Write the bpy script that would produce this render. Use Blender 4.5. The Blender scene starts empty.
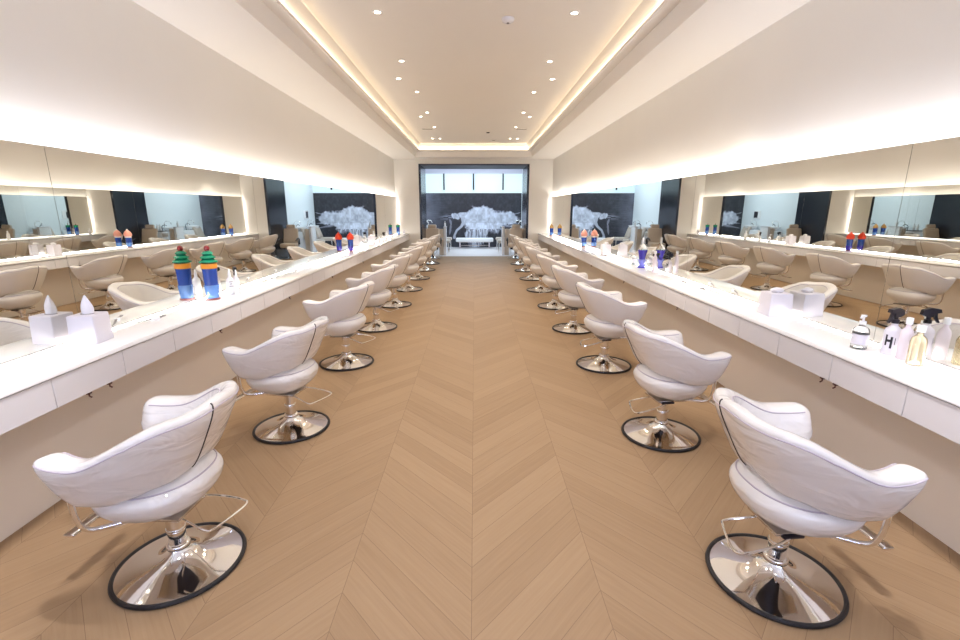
import bpy, bmesh, math, random
import numpy as np
from mathutils import Vector, Matrix
random.seed(4)
PI = math.pi
S = bpy.context.scene
COL = S.collection

# ------------------------------------------------------------------ materials
def mat(name, color, rough=.5, metal=0, coat=0, spec=.5, trans=0, ior=1.45, emit=None, estr=0, sheen=0):
    m = bpy.data.materials.new(name); m.use_nodes = True
    b = m.node_tree.nodes['Principled BSDF']
    b.inputs['Base Color'].default_value = (*color, 1)
    b.inputs['Roughness'].default_value = rough
    b.inputs['Metallic'].default_value = metal
    b.inputs['Coat Weight'].default_value = coat
    b.inputs['Coat Roughness'].default_value = .08
    b.inputs['Specular IOR Level'].default_value = spec
    b.inputs['Transmission Weight'].default_value = trans
    b.inputs['IOR'].default_value = ior
    if emit:
        b.inputs['Emission Color'].default_value = (*emit, 1)
        b.inputs['Emission Strength'].default_value = estr
    return m

def add_bump(m, scale, strength, dist=.01, detail=3, distortion=0, vec_scale=None):
    nt = m.node_tree; b = nt.nodes['Principled BSDF']
    tc = nt.nodes.new('ShaderNodeTexCoord')
    n = nt.nodes.new('ShaderNodeTexNoise'); n.inputs['Scale'].default_value = scale
    n.inputs['Detail'].default_value = detail; n.inputs['Distortion'].default_value = distortion
    src = tc.outputs['Object']
    if vec_scale:
        mp = nt.nodes.new('ShaderNodeMapping'); mp.inputs['Scale'].default_value = vec_scale
        nt.links.new(src, mp.inputs['Vector']); src = mp.outputs['Vector']
    nt.links.new(src, n.inputs['Vector'])
    bp = nt.nodes.new('ShaderNodeBump'); bp.inputs['Strength'].default_value = strength; bp.inputs['Distance'].default_value = dist
    nt.links.new(n.outputs['Fac'], bp.inputs['Height']); nt.links.new(bp.outputs['Normal'], b.inputs['Normal'])
    if m.name.startswith('leather_film'):
        nt.links.new(bp.outputs['Normal'], b.inputs['Coat Normal'])
    return m

def tint_noise(m, c1, c2, scale=3, vec=(1, 1, 1)):
    nt = m.node_tree; b = nt.nodes['Principled BSDF']
    tc = nt.nodes.new('ShaderNodeTexCoord'); mp = nt.nodes.new('ShaderNodeMapping'); mp.inputs['Scale'].default_value = vec
    n = nt.nodes.new('ShaderNodeTexNoise'); n.inputs['Scale'].default_value = scale; n.inputs['Detail'].default_value = 4
    mx = nt.nodes.new('ShaderNodeMix'); mx.data_type = 'RGBA'
    mx.inputs['A'].default_value = (*c1, 1); mx.inputs['B'].default_value = (*c2, 1)
    nt.links.new(tc.outputs['Object'], mp.inputs['Vector']); nt.links.new(mp.outputs['Vector'], n.inputs['Vector'])
    nt.links.new(n.outputs['Fac'], mx.inputs['Factor']); nt.links.new(mx.outputs['Result'], b.inputs['Base Color'])
    return m

WALL = tint_noise(mat('painted_plaster', (.8, .75, .68), .85, spec=.2), (.81, .785, .735), (.85, .825, .775), 1.5)
CEIL = tint_noise(mat('ceiling_paint', (.8, .74, .66), .9, spec=.1), (.84, .81, .765), (.87, .84, .795), 1.0)
COOLWALL = mat('cool_white_paint', (.80, .86, .90), .6)
KNEE = tint_noise(mat('knee_wall_paint', (.76, .68, .62), .8, spec=.2), (.76, .69, .60), (.79, .72, .63), 1.5)
LACQUER = mat('white_lacquer', (.64, .615, .63), .35)
TOP = mat('white_quartz', (.96, .96, .96), .12, spec=.6)
DARKGAP = mat('shadow_gap', (.10, .085, .08), .8)
MIRROR = mat('silvered_mirror', (.84, .84, .805), 0.0, metal=1)
BLACKGLASS = mat('black_lacquer_panel', (.022, .026, .04), .22, spec=.6)
CHROME = mat('polished_chrome', (.86, .84, .82), .06, metal=1)
STEEL = mat('brushed_steel', (.62, .58, .54), .25, metal=1)
RUBBER = mat('black_rubber', (.012, .010, .012), .5)
BLACK = mat('black_plastic', (.015, .012, .02), .35)
LEATHER = add_bump(mat('white_leather', (.76, .725, .69), .38, spec=.45), 60, .12, .002)
FILM = add_bump(mat('leather_film_cover', (.76, .725, .70), .34, spec=.5, coat=.85), 5, .45, .03, 2, 1.0, (1, 1, 2.5))
PIPE = mat('grey_piping', (.50, .44, .50), .5)
ZIP = mat('dark_zip', (.06, .05, .05), .5)
TAUPE = mat('taupe_leather', (.50, .43, .37), .45)
TAN = mat('tan_leather', (.66, .56, .46), .45)
TISSUE = mat('white_paper', (.80, .78, .82), .8)
BOXM = mat('white_matt_plastic', (.70, .67, .73), .35)
BLUE = mat('blue_liquid_glass', (.015, .07, .40), .06, coat=.8, trans=.25)
BLUEL = mat('light_blue_glass', (.16, .36, .85), .06, coat=.6, trans=.35)
VIOL = mat('violet_blue_glass', (.05, .035, .50), .06, coat=.6, trans=.25)
LABELM = mat('ink_grey', (.25, .22, .24), .7)
GREEN = mat('green_glass', (.01, .24, .13), .15, coat=.5)
ORANGE = mat('orange_band', (.80, .30, .03), .3)
DRED = mat('dark_red_knob', (.22, .015, .02), .25, coat=.4)
RED = mat('red_dome', (.72, .05, .015), .3)
PINK = mat('salmon_dome', (.80, .36, .28), .35)
BROWN = mat('amber_brown_dome', (.38, .22, .07), .3)
CLEAR = mat('clear_plastic', (.95, .96, .97), .05, trans=.92, ior=1.3)
YELLOW = mat('yellow_oil', (.96, .84, .58), .08, trans=.75, ior=1.35)
LILAC = mat('lilac_plastic', (.76, .68, .74), .3)
GREYMETAL = mat('grey_blade', (.30, .29, .31), .3, metal=.7)
TEALP = mat('teal_edge', (.02, .2, .22), .3)
LEDW = mat('led_disc', (1, 1, 1), .5, emit=(1, .86, .66), estr=9)
VENTM = mat('vent_dark', (.30, .25, .20), .7)
SKYL = mat('backlit_panel', (.45, .52, .55), .5, emit=(.68, .90, 1.0), estr=.42)
REARFILL = mat('rear_fill_glow', (.8, .85, 1), .5, emit=(.55, .66, 1.0), estr=13)  # cool glow of the added rear fill panel
WHITEGLOSS = mat('white_gloss', (.88, .88, .90), .2)

def floor_material():
    m = bpy.data.materials.new('chevron_oak'); m.use_nodes = True
    nt = m.node_tree; N = nt.nodes; L = nt.links; b = N['Principled BSDF']
    def val(x): return x
    def M(op, a, b_=None, c=None):
        n = N.new('ShaderNodeMath'); n.operation = op
        for i, v in enumerate((a, b_, c)):
            if v is None: continue
            if isinstance(v, (int, float)): n.inputs[i].default_value = v
            else: L.new(v, n.inputs[i])
        return n.outputs[0]
    tc = N.new('ShaderNodeTexCoord'); sp = N.new('ShaderNodeSeparateXYZ'); L.new(tc.outputs['Object'], sp.inputs[0])
    X, Y = sp.outputs[0], sp.outputs[1]
    W = .554; SL = 1.117; P = .189
    xx = M('SUBTRACT', X, -.016)
    tri = M('PINGPONG', xx, W)
    v = M('DIVIDE', M('SUBTRACT', M('SUBTRACT', Y, 1.821), M('MULTIPLY', tri, SL)), P)
    col = M('FLOOR', M('DIVIDE', xx, W))
    v = M('ADD', v, M('MULTIPLY', M('MODULO', M('ADD', col, 40), 4), .0))
    idb = M('FLOOR', v); fr = M('FRACT', v)
    cx = N.new('ShaderNodeCombineXYZ'); L.new(idb, cx.inputs[0]); L.new(col, cx.inputs[1])
    wn = N.new('ShaderNodeTexWhiteNoise'); wn.noise_dimensions = '2D'; L.new(cx.outputs[0], wn.inputs['Vector'])
    # edge distances in metres
    e1 = M('MULTIPLY', M('MINIMUM', fr, M('SUBTRACT', 1, fr)), P * .667)
    fx = M('FRACT', M('DIVIDE', xx, W))
    e2 = M('MULTIPLY', M('MINIMUM', fx, M('SUBTRACT', 1, fx)), W)
    e = M('MINIMUM', e1, M('MULTIPLY', e2, .85))
    gap = M('SUBTRACT', 1, M('SMOOTHSTEP', e, .0004, .0024)) if False else M('MULTIPLY', M('LESS_THAN', e, .0011), .75)
    # grain coordinate: along the board and across it, shifted per board
    par = M('SUBTRACT', M('MULTIPLY', M('MODULO', M('ADD', col, 40), 2), 2), 1)   # +1 / -1 per column
    al = M('ADD', M('MULTIPLY', X, .667), M('MULTIPLY', M('MULTIPLY', Y, par), -.745))
    ac = M('ADD', M('MULTIPLY', v, P * .667), 0)
    g = N.new('ShaderNodeCombineXYZ'); L.new(M('MULTIPLY', al, 1.6), g.inputs[0]); L.new(M('MULTIPLY', ac, 34), g.inputs[1]); L.new(M('MULTIPLY', wn.outputs['Value'], 37), g.inputs[2])
    n1 = N.new('ShaderNodeTexNoise'); n1.inputs['Scale'].default_value = 1.6; n1.inputs['Detail'].default_value = 6; n1.inputs['Roughness'].default_value = .62; n1.inputs['Distortion'].default_value = .5
    L.new(g.outputs[0], n1.inputs['Vector'])
    f = M('ADD', M('MULTIPLY', wn.outputs['Value'], .34), M('ADD', M('MULTIPLY', n1.outputs['Fac'], .75), -.03))
    cr = N.new('ShaderNodeValToRGB'); L.new(f, cr.inputs[0])
    r = cr.color_ramp; r.elements[0].position = .12; r.elements[0].color = (.262, .165, .088, 1)
    r.elements[1].position = .95; r.elements[1].color = (.375, .252, .145, 1)
    k = r.elements.new(.5); k.color = (.316, .206, .116, 1)
    mx = N.new('ShaderNodeMix'); mx.data_type = 'RGBA'; L.new(gap, mx.inputs['Factor']); L.new(cr.outputs['Color'], mx.inputs['A']); mx.inputs['B'].default_value = (.17, .105, .06, 1)
    L.new(mx.outputs['Result'], b.inputs['Base Color'])
    b.inputs['Roughness'].default_value = .5; b.inputs['Specular IOR Level'].default_value = .22
    bp = N.new('ShaderNodeBump'); bp.inputs['Strength'].default_value = .12; bp.inputs['Distance'].default_value = .002
    L.new(n1.outputs['Fac'], bp.inputs['Height']); L.new(bp.outputs['Normal'], b.inputs['Normal'])
    return m
FLOOR = floor_material()
FLOOR2 = tint_noise(mat('pale_floor', (.7, .66, .66), .3), (.80, .76, .78), (.86, .82, .84), 2)  # pale tone with random variation, lighter than the boards

# ------------------------------------------------------------------ mesh helpers
class MB:
    def __init__(self): self.v = []; self.f = []; self.s = []
    def add(self, vs, fs, smooth=False):
        o = len(self.v); self.v += [tuple(p) for p in vs]
        for q in fs: self.f.append(tuple(i + o for i in q)); self.s.append(smooth)
        return self
    def box(self, x0, x1, y0, y1, z0, z1):
        vs = [(x, y, z) for x in (x0, x1) for y in (y0, y1) for z in (z0, z1)]
        return self.add(vs, [(0, 1, 3, 2), (4, 6, 7, 5), (0, 4, 5, 1), (2, 3, 7, 6), (0, 2, 6, 4), (1, 5, 7, 3)])
    def bbox(self, x0, x1, y0, y1, z0, z1, r=.004, seg=2):
        bm = bmesh.new(); bmesh.ops.create_cube(bm, size=1)
        for w in bm.verts: w.co = ((x0 + x1) / 2 + w.co.x * (x1 - x0), (y0 + y1) / 2 + w.co.y * (y1 - y0), (z0 + z1) / 2 + w.co.z * (z1 - z0))
        bmesh.ops.bevel(bm, geom=bm.edges[:], offset=r, segments=seg, profile=.5, affect='EDGES')
        bm.verts.index_update(); self.add([w.co[:] for w in bm.verts], [[w.index for w in f.verts] for f in bm.faces], True); bm.free(); return self
    def lathe(self, prof, n=32, c=(0, 0, 0), cap0=True, cap1=True, sx=1, sy=1):
        vs = []; fs = []
        for r, z in prof:
            for k in range(n):
                a = 2 * PI * k / n; vs.append((c[0] + sx * r * math.cos(a), c[1] + sy * r * math.sin(a), c[2] + z))
        for i in range(len(prof) - 1):
            for k in range(n):
                k2 = (k + 1) % n; fs.append((i * n + k, i * n + k2, (i + 1) * n + k2, (i + 1) * n + k))
        if cap0: fs.append(tuple(range(n))[::-1])
        if cap1: fs.append(tuple((len(prof) - 1) * n + k for k in range(n)))
        return self.add(vs, fs, True)
    def tube(self, pts, r, n=8, closed=False, flat=1.0):
        P = [Vector(p) for p in pts]; m = len(P); vs = []; fs = []
        up = Vector((0, 0, 1)); prev = None
        for i, p in enumerate(P):
            if closed: t = P[(i + 1) % m] - P[i - 1]
            else: t = P[min(i + 1, m - 1)] - P[max(i - 1, 0)]
            t.normalize()
            if prev is None:
                a = up.cross(t)
                if a.length < .1: a = Vector((1, 0, 0)).cross(t)
            else: a = prev - t * prev.dot(t)
            a.normalize(); prev = a; b = t.cross(a)
            rr = r[i] if isinstance(r, (list, tuple)) else r
            for k in range(n):
                w = 2 * PI * k / n; vs.append(p + a * math.cos(w) * rr + b * math.sin(w) * rr * flat)
        for i in range(m if closed else m - 1):
            j = (i + 1) % m
            for k in range(n): fs.append((i * n + k, i * n + (k + 1) % n, j * n + (k + 1) % n, j * n + k))
        if not closed: fs.append(tuple(range(n))[::-1]); fs.append(tuple((m - 1) * n + k for k in range(n)))
        return self.add(vs, fs, True)
    def prism(self, poly, z0, z1, axis='z'):
        n = len(poly)
        def P(u, v, w): return {'z': (u, v, w), 'y': (u, w, v), 'x': (w, u, v)}[axis]
        vs = [P(u, v, z0) for u, v in poly] + [P(u, v, z1) for u, v in poly]
        fs = [tuple(range(n))[::-1], tuple(range(n, 2 * n))] + [(i, (i + 1) % n, (i + 1) % n + n, i + n) for i in range(n)]
        return self.add(vs, fs)
    def mesh(self, name, m):
        me = bpy.data.meshes.new(name); me.from_pydata(self.v, [], self.f); me.materials.append(m)
        me.polygons.foreach_set('use_smooth', self.s); me.update()
        bm = bmesh.new(); bm.from_mesh(me); bmesh.ops.recalc_face_normals(bm, faces=bm.faces[:]); bm.to_mesh(me); bm.free()
        if any(self.s): me.set_sharp_from_angle(angle=.7)
        return me
    def build(self, name, m, parent=None, loc=None):
        o = bpy.data.objects.new(name, self.mesh(name, m)); COL.objects.link(o)
        if parent is not None: o.parent = parent
        if loc: o.location = loc
        return o

def spline(pts, n=8, closed=False):
    P = [Vector(p) for p in pts]; out = []; m = len(P)
    rng = range(m) if closed else range(m - 1)
    for i in rng:
        if closed: a, b, c, d = P[i - 1], P[i], P[(i + 1) % m], P[(i + 2) % m]
        else: a, b, c, d = P[max(i - 1, 0)], P[i], P[i + 1], P[min(i + 2, m - 1)]
        for k in range(n):
            t = k / n
            out.append(.5 * ((2 * b) + (c - a) * t + (2 * a - 5 * b + 4 * c - d) * t * t + (3 * b - a - 3 * c + d) * t ** 3))
    if not closed: out.append(P[-1])
    return out

def tag(o, label, cat, group=None):
    o['label'] = label; o['category'] = cat
    if group: o['group'] = group
    return o
def struct(o): o['kind'] = 'structure'; return o
def thing(name, label, cat, loc=(0, 0, 0), rz=0, group=None):
    o = bpy.data.objects.new(name, None); COL.objects.link(o); o.location = loc; o.rotation_euler = (0, 0, rz); o.empty_display_size = .1
    return tag(o, label, cat, group)
def copy_tree(o, parent=None):
    c = o.copy(); COL.objects.link(c)
    if parent is not None: c.parent = parent
    for ch in list(o.children): copy_tree(ch, c)
    return c

# ------------------------------------------------------------------ room
XL, XR = -2.339, 2.301          # faces of the mirrors
XC = (XL + XR) / 2
WL, WR = XL - .07, XR + .07     # wall planes behind the mirrors
Y0, YE = -3.2, 14.72            # rear wall, end wall
ZS, ZT = 3.022, 3.36            # soffit, tray ceiling
YB, ZB = 20.0, 2.86             # back room
BL, BR = -2.02, 1.95
DL, DR, DZ = -1.61, 1.59, 2.85  # portal
YP = 16.1                       # far side of portal
ZC = .843                       # counter top

struct(MB().box(WL - .1, WR + .1, Y0 - .1, YP, -.1, 0).build('floor', FLOOR))
struct(MB().box(BL - .1, BR + .1, YP, YB + .1, -.1, 0).build('floor_back_room', FLOOR2))
struct(MB().box(WL - .12, WL, Y0 - .1, YE + .12, 0, ZS + .6).build('wall_left', WALL))
struct(MB().box(WR, WR + .12, Y0 - .1, YE + .12, 0, ZS + .6).build('wall_right', WALL))
# knee walls below the counters stand forward of the wall, in line with the mirrors
struct(MB().box(WL, XL, Y0, YE, 0, ZC - .03).build('wall_left_lower', KNEE))
struct(MB().box(XR, WR, Y0, YE, 0, ZC - .03).build('wall_right_lower', KNEE))
# end wall round the portal
struct(MB().box(WL, DL - .02, YE, YE + .12, 0, ZS + .6).box(DR + .02, WR, YE, YE + .12, 0, ZS + .6).box(DL - .02, DR + .02, YE, YE + .12, DZ + .02, ZS + .6).build('wall_end', WALL))
# ceiling: soffit and the tray with a lit cove
TX = 1.665; TY1 = 14.1; TY0 = -2.6
LX = 1.535; BXc = 1.585; ZL0, ZL1 = 3.18, 3.212; BT = 1.490
def ring(xa, ya0, ya1, za, xb, yb0, yb1, zb):
    va = [(XC - xa, ya0, za), (XC + xa, ya0, za), (XC + xa, ya1, za), (XC - xa, ya1, za)]
    vb = [(XC - xb, yb0, zb), (XC + xb, yb0, zb), (XC + xb, yb1, zb), (XC - xb, yb1, zb)]
    return va + vb, [(i, (i + 1) % 4, (i + 1) % 4 + 4, i + 4) for i in range(4)]
c = MB()
c.box(WL, XC - TX, Y0, YE, ZS, ZS + .012).box(XC + TX, WR, Y0, YE, ZS, ZS + .012)
c.box(XC - TX, XC + TX, TY1, YE, ZS, ZS + .012).box(XC - TX, XC + TX, Y0, TY0, ZS, ZS + .012)
struct(c.build('ceiling_soffit', CEIL))
c = MB()
d = TX - LX
c.add(*ring(TX, TY0, TY1, ZS, TX - .03, TY0 + .03, TY1 - .03, ZS + .15))
c.add(*ring(TX - .03, TY0 + .03, TY1 - .03, ZS + .15, LX + .012, TY0 + d - .012, TY1 - d + .012, ZL0 - .004))
c.add(*ring(LX + .012, TY0 + d - .012, TY1 - d + .012, ZL0 - .004, LX, TY0 + d, TY1 - d, ZL0))
c.add(*ring(LX, TY0 + d, TY1 - d, ZL0, LX, TY0 + d, TY1 - d, ZL1))
c.add(*ring(LX, TY0 + d, TY1 - d, ZL1, LX + .008, TY0 + d - .008, TY1 - d + .008, ZL1))
c.add(*ring(LX + .008, TY0 + d - .008, TY1 - d + .008, ZL1, LX + .008, TY0 + d - .008, TY1 - d + .008, ZL1 - .02))
db = TX - BXc
c.add(*ring(LX + .008, TY0 + d - .008, TY1 - d + .008, ZL1 - .02, BXc, TY0 + db, TY1 - db, ZL1 - .02))
dt = TX - BT
c.add(*ring(BXc, TY0 + db, TY1 - db, ZL1 - .02, BXc, TY0 + db, TY1 - db, ZL1 + .01))
c.add(*ring(BXc, TY0 + db, TY1 - db, ZL1 + .01, BT, TY0 + dt, TY1 - dt, ZT))
struct(c.build('ceiling_cove', CEIL))
struct(MB().box(WL - .1, WR + .1, Y0, YE + .1, ZT, ZT + .08).build('ceiling', CEIL))
# rear wall behind the camera: dark glass, plus a glowing panel added for cool fill
struct(MB().box(WL + .03, WR - .03, Y0 - .09, Y0 - .05, .02, 2.25).build('window_3', BLACKGLASS))
struct(MB().box(WL, WR, Y0 - .1, Y0, 0, .02).box(WL, WR, Y0 - .1, Y0, 2.7, ZS + .5).box(WL, WL + .5, Y0 - .1, Y0, 2.25, 2.7).box(WR - .5, WR, Y0 - .1, Y0, 2.25, 2.7).build('wall_rear', WALL))
struct(MB().box(WL + .5, WR - .5, Y0 - .08, Y0 - .06, 2.25, 2.7).build('rear_fill_panel', REARFILL))  # unseen panel, added to cool the near walls and ceiling

# portal lining
p = MB().box(DL - .02, DL, YE - .012, YP, 0, DZ + .02).box(DL - .065, DL - .0005, YE - .02, YE - .001, 0, DZ + .04)
p2 = MB().box(DR, DR + .02, YE - .012, YP, 0, DZ + .02).box(DR + .0005, DR + .065, YE - .02, YE - .001, 0, DZ + .04)
p3 = MB().box(DL, DR, YE - .012, YP, DZ, DZ + .02).box(DL, DR, YE - .02, YE - .013, DZ, DZ + .04)
struct(p.build('trim_1', BLACKGLASS)); struct(p2.build('trim_2', BLACKGLASS)); struct(p3.build('trim_3', mat('dark_satin_panel', (.05, .055, .075), .45)))
# block between portal and back room
struct(MB().box(BL - .6, DL - .02, YE + .12, YP, 0, 3.45).build('wall_portal_left', COOLWALL))
struct(MB().box(DR + .02, BR + .6, YE + .12, YP, 0, 3.45).build('wall_portal_right', COOLWALL))
struct(MB().box(BL - .1, BL, YP, YB, 0, 3.45).build('wall_back_left', COOLWALL))
struct(MB().box(BR, BR + .1, YP, YB, 0, 3.45).build('wall_back_right', COOLWALL))
struct(MB().box(BL - .1, BR + .1, YB, YB + .1, 0, 3.45).build('wall_back', COOLWALL))
struct(MB().box(BL - .1, BR + .1, YP, YB + .1, 3.30, 3.40).box(DL, DR, YE + .12, YP, DZ + .021, 3.1).build('ceiling_back_room', COOLWALL))
# backlit clerestory glass and its mullions
struct(MB().box(BL, BR, YB - .03, YB - .004, 2.21, 2.97).build('window_2', SKYL))
for k, x in enumerate((-1.246, -.037, 1.173)):
    tag(MB().bbox(x - .028, x + .028, YB - .10, YB - .032, 2.33, 2.97, .006).build('window_mullion', BLACK),
        ['short black mullion on the left of the bright high window', 'short black mullion in the middle of the bright high window', 'short black mullion on the right of the bright high window'][k], 'mullion', 'mullions of the high window')
struct(MB().box(BL, BR, YB - .05, YB - .03, 2.97, 3.29).build('trim_4', mat('pale_lilac_header', (.62, .60, .70), .6)))

# mural -------------------------------------------------------------
def mural():
    W, H = BR - BL, 2.205; nx, nz = 420, 230
    xs = np.linspace(BL, BR, nx); zs = np.linspace(0.005, H, nz)
    X, Z = np.meshgrid(xs, zs)
    rng = np.random.default_rng(3)
    def noise(fx, fz, seed):
        r = np.random.default_rng(seed); gx, gz = int(W * fx) + 3, int(H * fz) + 3
        g = r.random((gz, gx)); u = (X - BL) * fx; v = Z * fz
        i = u.astype(int); j = v.astype(int); a = u - i; b = v - j; a = a * a * (3 - 2 * a); b = b * b * (3 - 2 * b)
        return (g[j, i] * (1 - a) + g[j, i + 1] * a) * (1 - b) + (g[j + 1, i] * (1 - a) + g[j + 1, i + 1] * a) * b
    n1 = noise(3, 3, 1); n2 = noise(8, 7, 2); n3 = noise(20, 16, 5); st = noise(26, 5, 7); st2 = noise(6, 34, 9)
    nn = .45 * n1 + .33 * n2 + .22 * n3 - .5
    base = .020 + .03 * n3 * n2
    def col(X_): return (X_)
    def ell(cx, cz, rx, rz, rot=0, k=.35):
        c_, s_ = math.cos(rot), math.sin(rot); dx, dz = X - cx, Z - cz
        u = (dx * c_ + dz * s_) / rx; v = (-dx * s_ + dz * c_) / rz
        dd = 1 - np.sqrt(u * u + v * v) + nn * k
        return np.clip(dd * 5, 0, 1)
    body = np.zeros_like(X)
    for a in ((0, 1.25, .42, .40), (.38, 1.30, .5, .36), (-.18, 1.15, .30, .30), (.78, 1.12, .55, .36), (1.15, 1.15, .5, .34), (1.45, 1.2, .34, .28), (0, .78, .34, .5), (.3, .62, .3, .5), (-.14, .45, .24, .5), (.12, .35, .26, .4), (.75, .85, .4, .3)):
        body = np.maximum(body, ell(*a, 0, .75))
    # rays fraying out at the right
    for k, (z0, z1) in enumerate(((1.28, 1.42), (1.15, 1.2), (1.02, .98), (.9, .78))):
        zz = z0 + (z1 - z0) * (X - 1.3) / .6
        ray = np.clip(1 - np.abs(Z - zz) / (.075 * np.clip((1.98 - X) / .6, .1, 1)), 0, 1) * ((X > 1.2) & (X < 1.92)); body = np.maximum(body, ray * (.5 + .5 * n2))
    shade = .30 + .26 * n2 + .20 * st * (Z < 1.0) + .20 * n3
    hang = (Z < .75) & (st > .52); shade = np.where(hang & (body > 0), shade * .35, shade)
    arm = np.zeros_like(X)
    pts = [(-.50, 1.22, .085), (-.46, 1.02, .08), (-.55, .86, .06), (-.74, .70, .05), (-.84, .50, .05), (-.85, .40, .07)]
    for (x0, z0, r0), (x1, z1, r1) in zip(pts, pts[1:]):
        t = np.clip(((X - x0) * (x1 - x0) + (Z - z0) * (z1 - z0)) / ((x1 - x0) ** 2 + (z1 - z0) ** 2), 0, 1)
        dd = np.hypot(X - x0 - t * (x1 - x0), Z - z0 - t * (z1 - z0)); arm = np.maximum(arm, np.clip((r0 + (r1 - r0) * t - dd) * 60, 0, 1))
    head = np.maximum(ell(-.78, 1.28, .20, .13, -.35, .9), ell(-.52, 1.33, .30, .12, .1, .3))
    brim = np.clip(1 - np.abs(Z - 1.22 - .10 * (X + 1.2) - .1 * (st2 - .5)) / .16, 0, 1) * (X < -.70) * np.clip((X + 1.75) / .6, 0, 1) * (st2 > .5)
    wisp = ell(-1.02, .70, .055, .28, -.15, .9) * .5 + ell(-1.0, 1.05, .05, .14, .3, .9) * .5
    left = np.clip((-1.35 - X) / .6, 0, 1) * .10 * (.4 + n1) + np.clip((-.6 - X), 0, 1) * .035 * st2
    v = base + left
    v = v * (1 - body) + body * shade
    v = np.maximum(v, arm * (.42 + .1 * n2)); v = np.maximum(v, head * (.34 + .3 * n3)); v = np.maximum(v, brim * .26); v = np.maximum(v, wisp * .45)
    me = bpy.data.meshes.new('mural_canvas')
    vs = np.stack([X.ravel(), np.full(X.size, 0.0), Z.ravel()], 1)
    idx = np.arange(nx * nz).reshape(nz, nx)
    fs = np.stack([idx[:-1, :-1].ravel(), idx[:-1, 1:].ravel(), idx[1:, 1:].ravel(), idx[1:, :-1].ravel()], 1)
    nv = len(vs)
    back = [(BL, .02, .005), (BR, .02, .005), (BR, .02, H), (BL, .02, H)]
    me.from_pydata(vs.tolist() + back, [], fs.tolist() + [(nv, nv + 3, nv + 2, nv + 1)])
    ca = me.color_attributes.new('paint', 'FLOAT_COLOR', 'POINT')
    w = v.ravel(); tint = np.clip(w / .5, 0, 1)
    colr = np.stack([w * (.92 + .0 * tint), w * (.93 + .05 * tint), w * (1.25 - .1 * tint), np.ones_like(w)], 1)
    colr = np.vstack([colr, np.tile([.02, .02, .03, 1], (4, 1))]); ca.data.foreach_set('color', colr.ravel())
    m = bpy.data.materials.new('mural_print'); m.use_nodes = True; nt = m.node_tree; b = nt.nodes['Principled BSDF']
    at = nt.nodes.new('ShaderNodeVertexColor'); at.layer_name = 'paint'
    nt.links.new(at.outputs['Color'], b.inputs['Base Color']); b.inputs['Roughness'].default_value = .35
    me.materials.append(m)
    o = bpy.data.objects.new('wall_mural', me); COL.objects.link(o); o.location = (0, YB - .035, 0)
    tag(o, 'wide dark mural with a white billowing figure on the back wall', 'mural')
mural()

# ------------------------------------------------------------------ lights
def area(name, loc, rot, sx, sy, power, color, spread=PI):
    l = bpy.data.lights.new(name, 'AREA'); l.shape = 'RECTANGLE'; l.size = sx; l.size_y = sy; l.energy = power; l.color = color; l.spread = spread
    o = bpy.data.objects.new(name, l); COL.objects.link(o); o.location = loc; o.rotation_euler = rot; return o
WARM = (1.0, .91, .79); COVE = (1.0, .80, .54); WHITE = (1.0, .945, .885); MIDW = (.88, .90, 1.0); COOL = (.60, .73, 1.0); COVEM = (1.0, .90, .84); COVEC = (.86, .88, 1.0)
# mirror-top strips: on the ledge above the mirrors, facing up
MT = 1.932; LEN = YE - .10 - Y0
MLEN = YE - .085
def sections(fn):
    for ya, yb, colr, k in ((Y0 + .05, 1.6, COOL, 1.3), (1.6, 4.4, MIDW, 1.0), (4.4, MLEN, WHITE, 1.0)): fn(ya, yb, colr, k)
for nm, x in (('strip_light_left', WL + .042), ('strip_light_right', WR - .042)):
    sections(lambda ya, yb, colr, k: area(nm, (x, (ya + yb) / 2, MT + .010), (PI, (-.45 if x < 0 else .45), 0), .02, yb - ya, 2.1 * (yb - ya) * k, colr))
# upright strips at the far ends of the mirrors, facing the end wall
for nm, x in (('end_strip_left', (WL + XL) / 2 ), ('end_strip_right', (WR + XR) / 2)):
    area(nm, (x, MLEN + .004, (ZC + MT) / 2), (-PI / 2, 0, 0) if False else (PI / 2, 0, PI), .04, MT - ZC, 9, WHITE)
# cove strips
CS = lambda s: sections(lambda ya, yb, colr, k: area('cove_strip', (XC + s * cx, (max(ya, TY0 + .2) + min(yb, TY1 - .15)) / 2, ZL1 - .014), (PI, s * .55, 0), .02, min(yb, TY1 - .15) - max(ya, TY0 + .2), 0.85 * (yb - ya), COVE if yb > 5 else (COVEM if yb > 2 else COVEC)))
for nm, x, sg in (('counter_strip_left', XL, 1), ('counter_strip_right', XR, -1)):
    area(nm, (x - sg * .012, (Y0 + MLEN) / 2, ZC + .007), (0, -sg * 1.35, 0), .010, MLEN - Y0 - .2, 34, WHITE)
cx = (LX + .008 + BXc) / 2
for s in (-1, 1):
    CS(s)
area('cove_strip_end', (XC, TY1 - (d + db) / 2, ZL1 - .014), (PI, 0, 0), 2 * LX, .03, 6, COVE)

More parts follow.
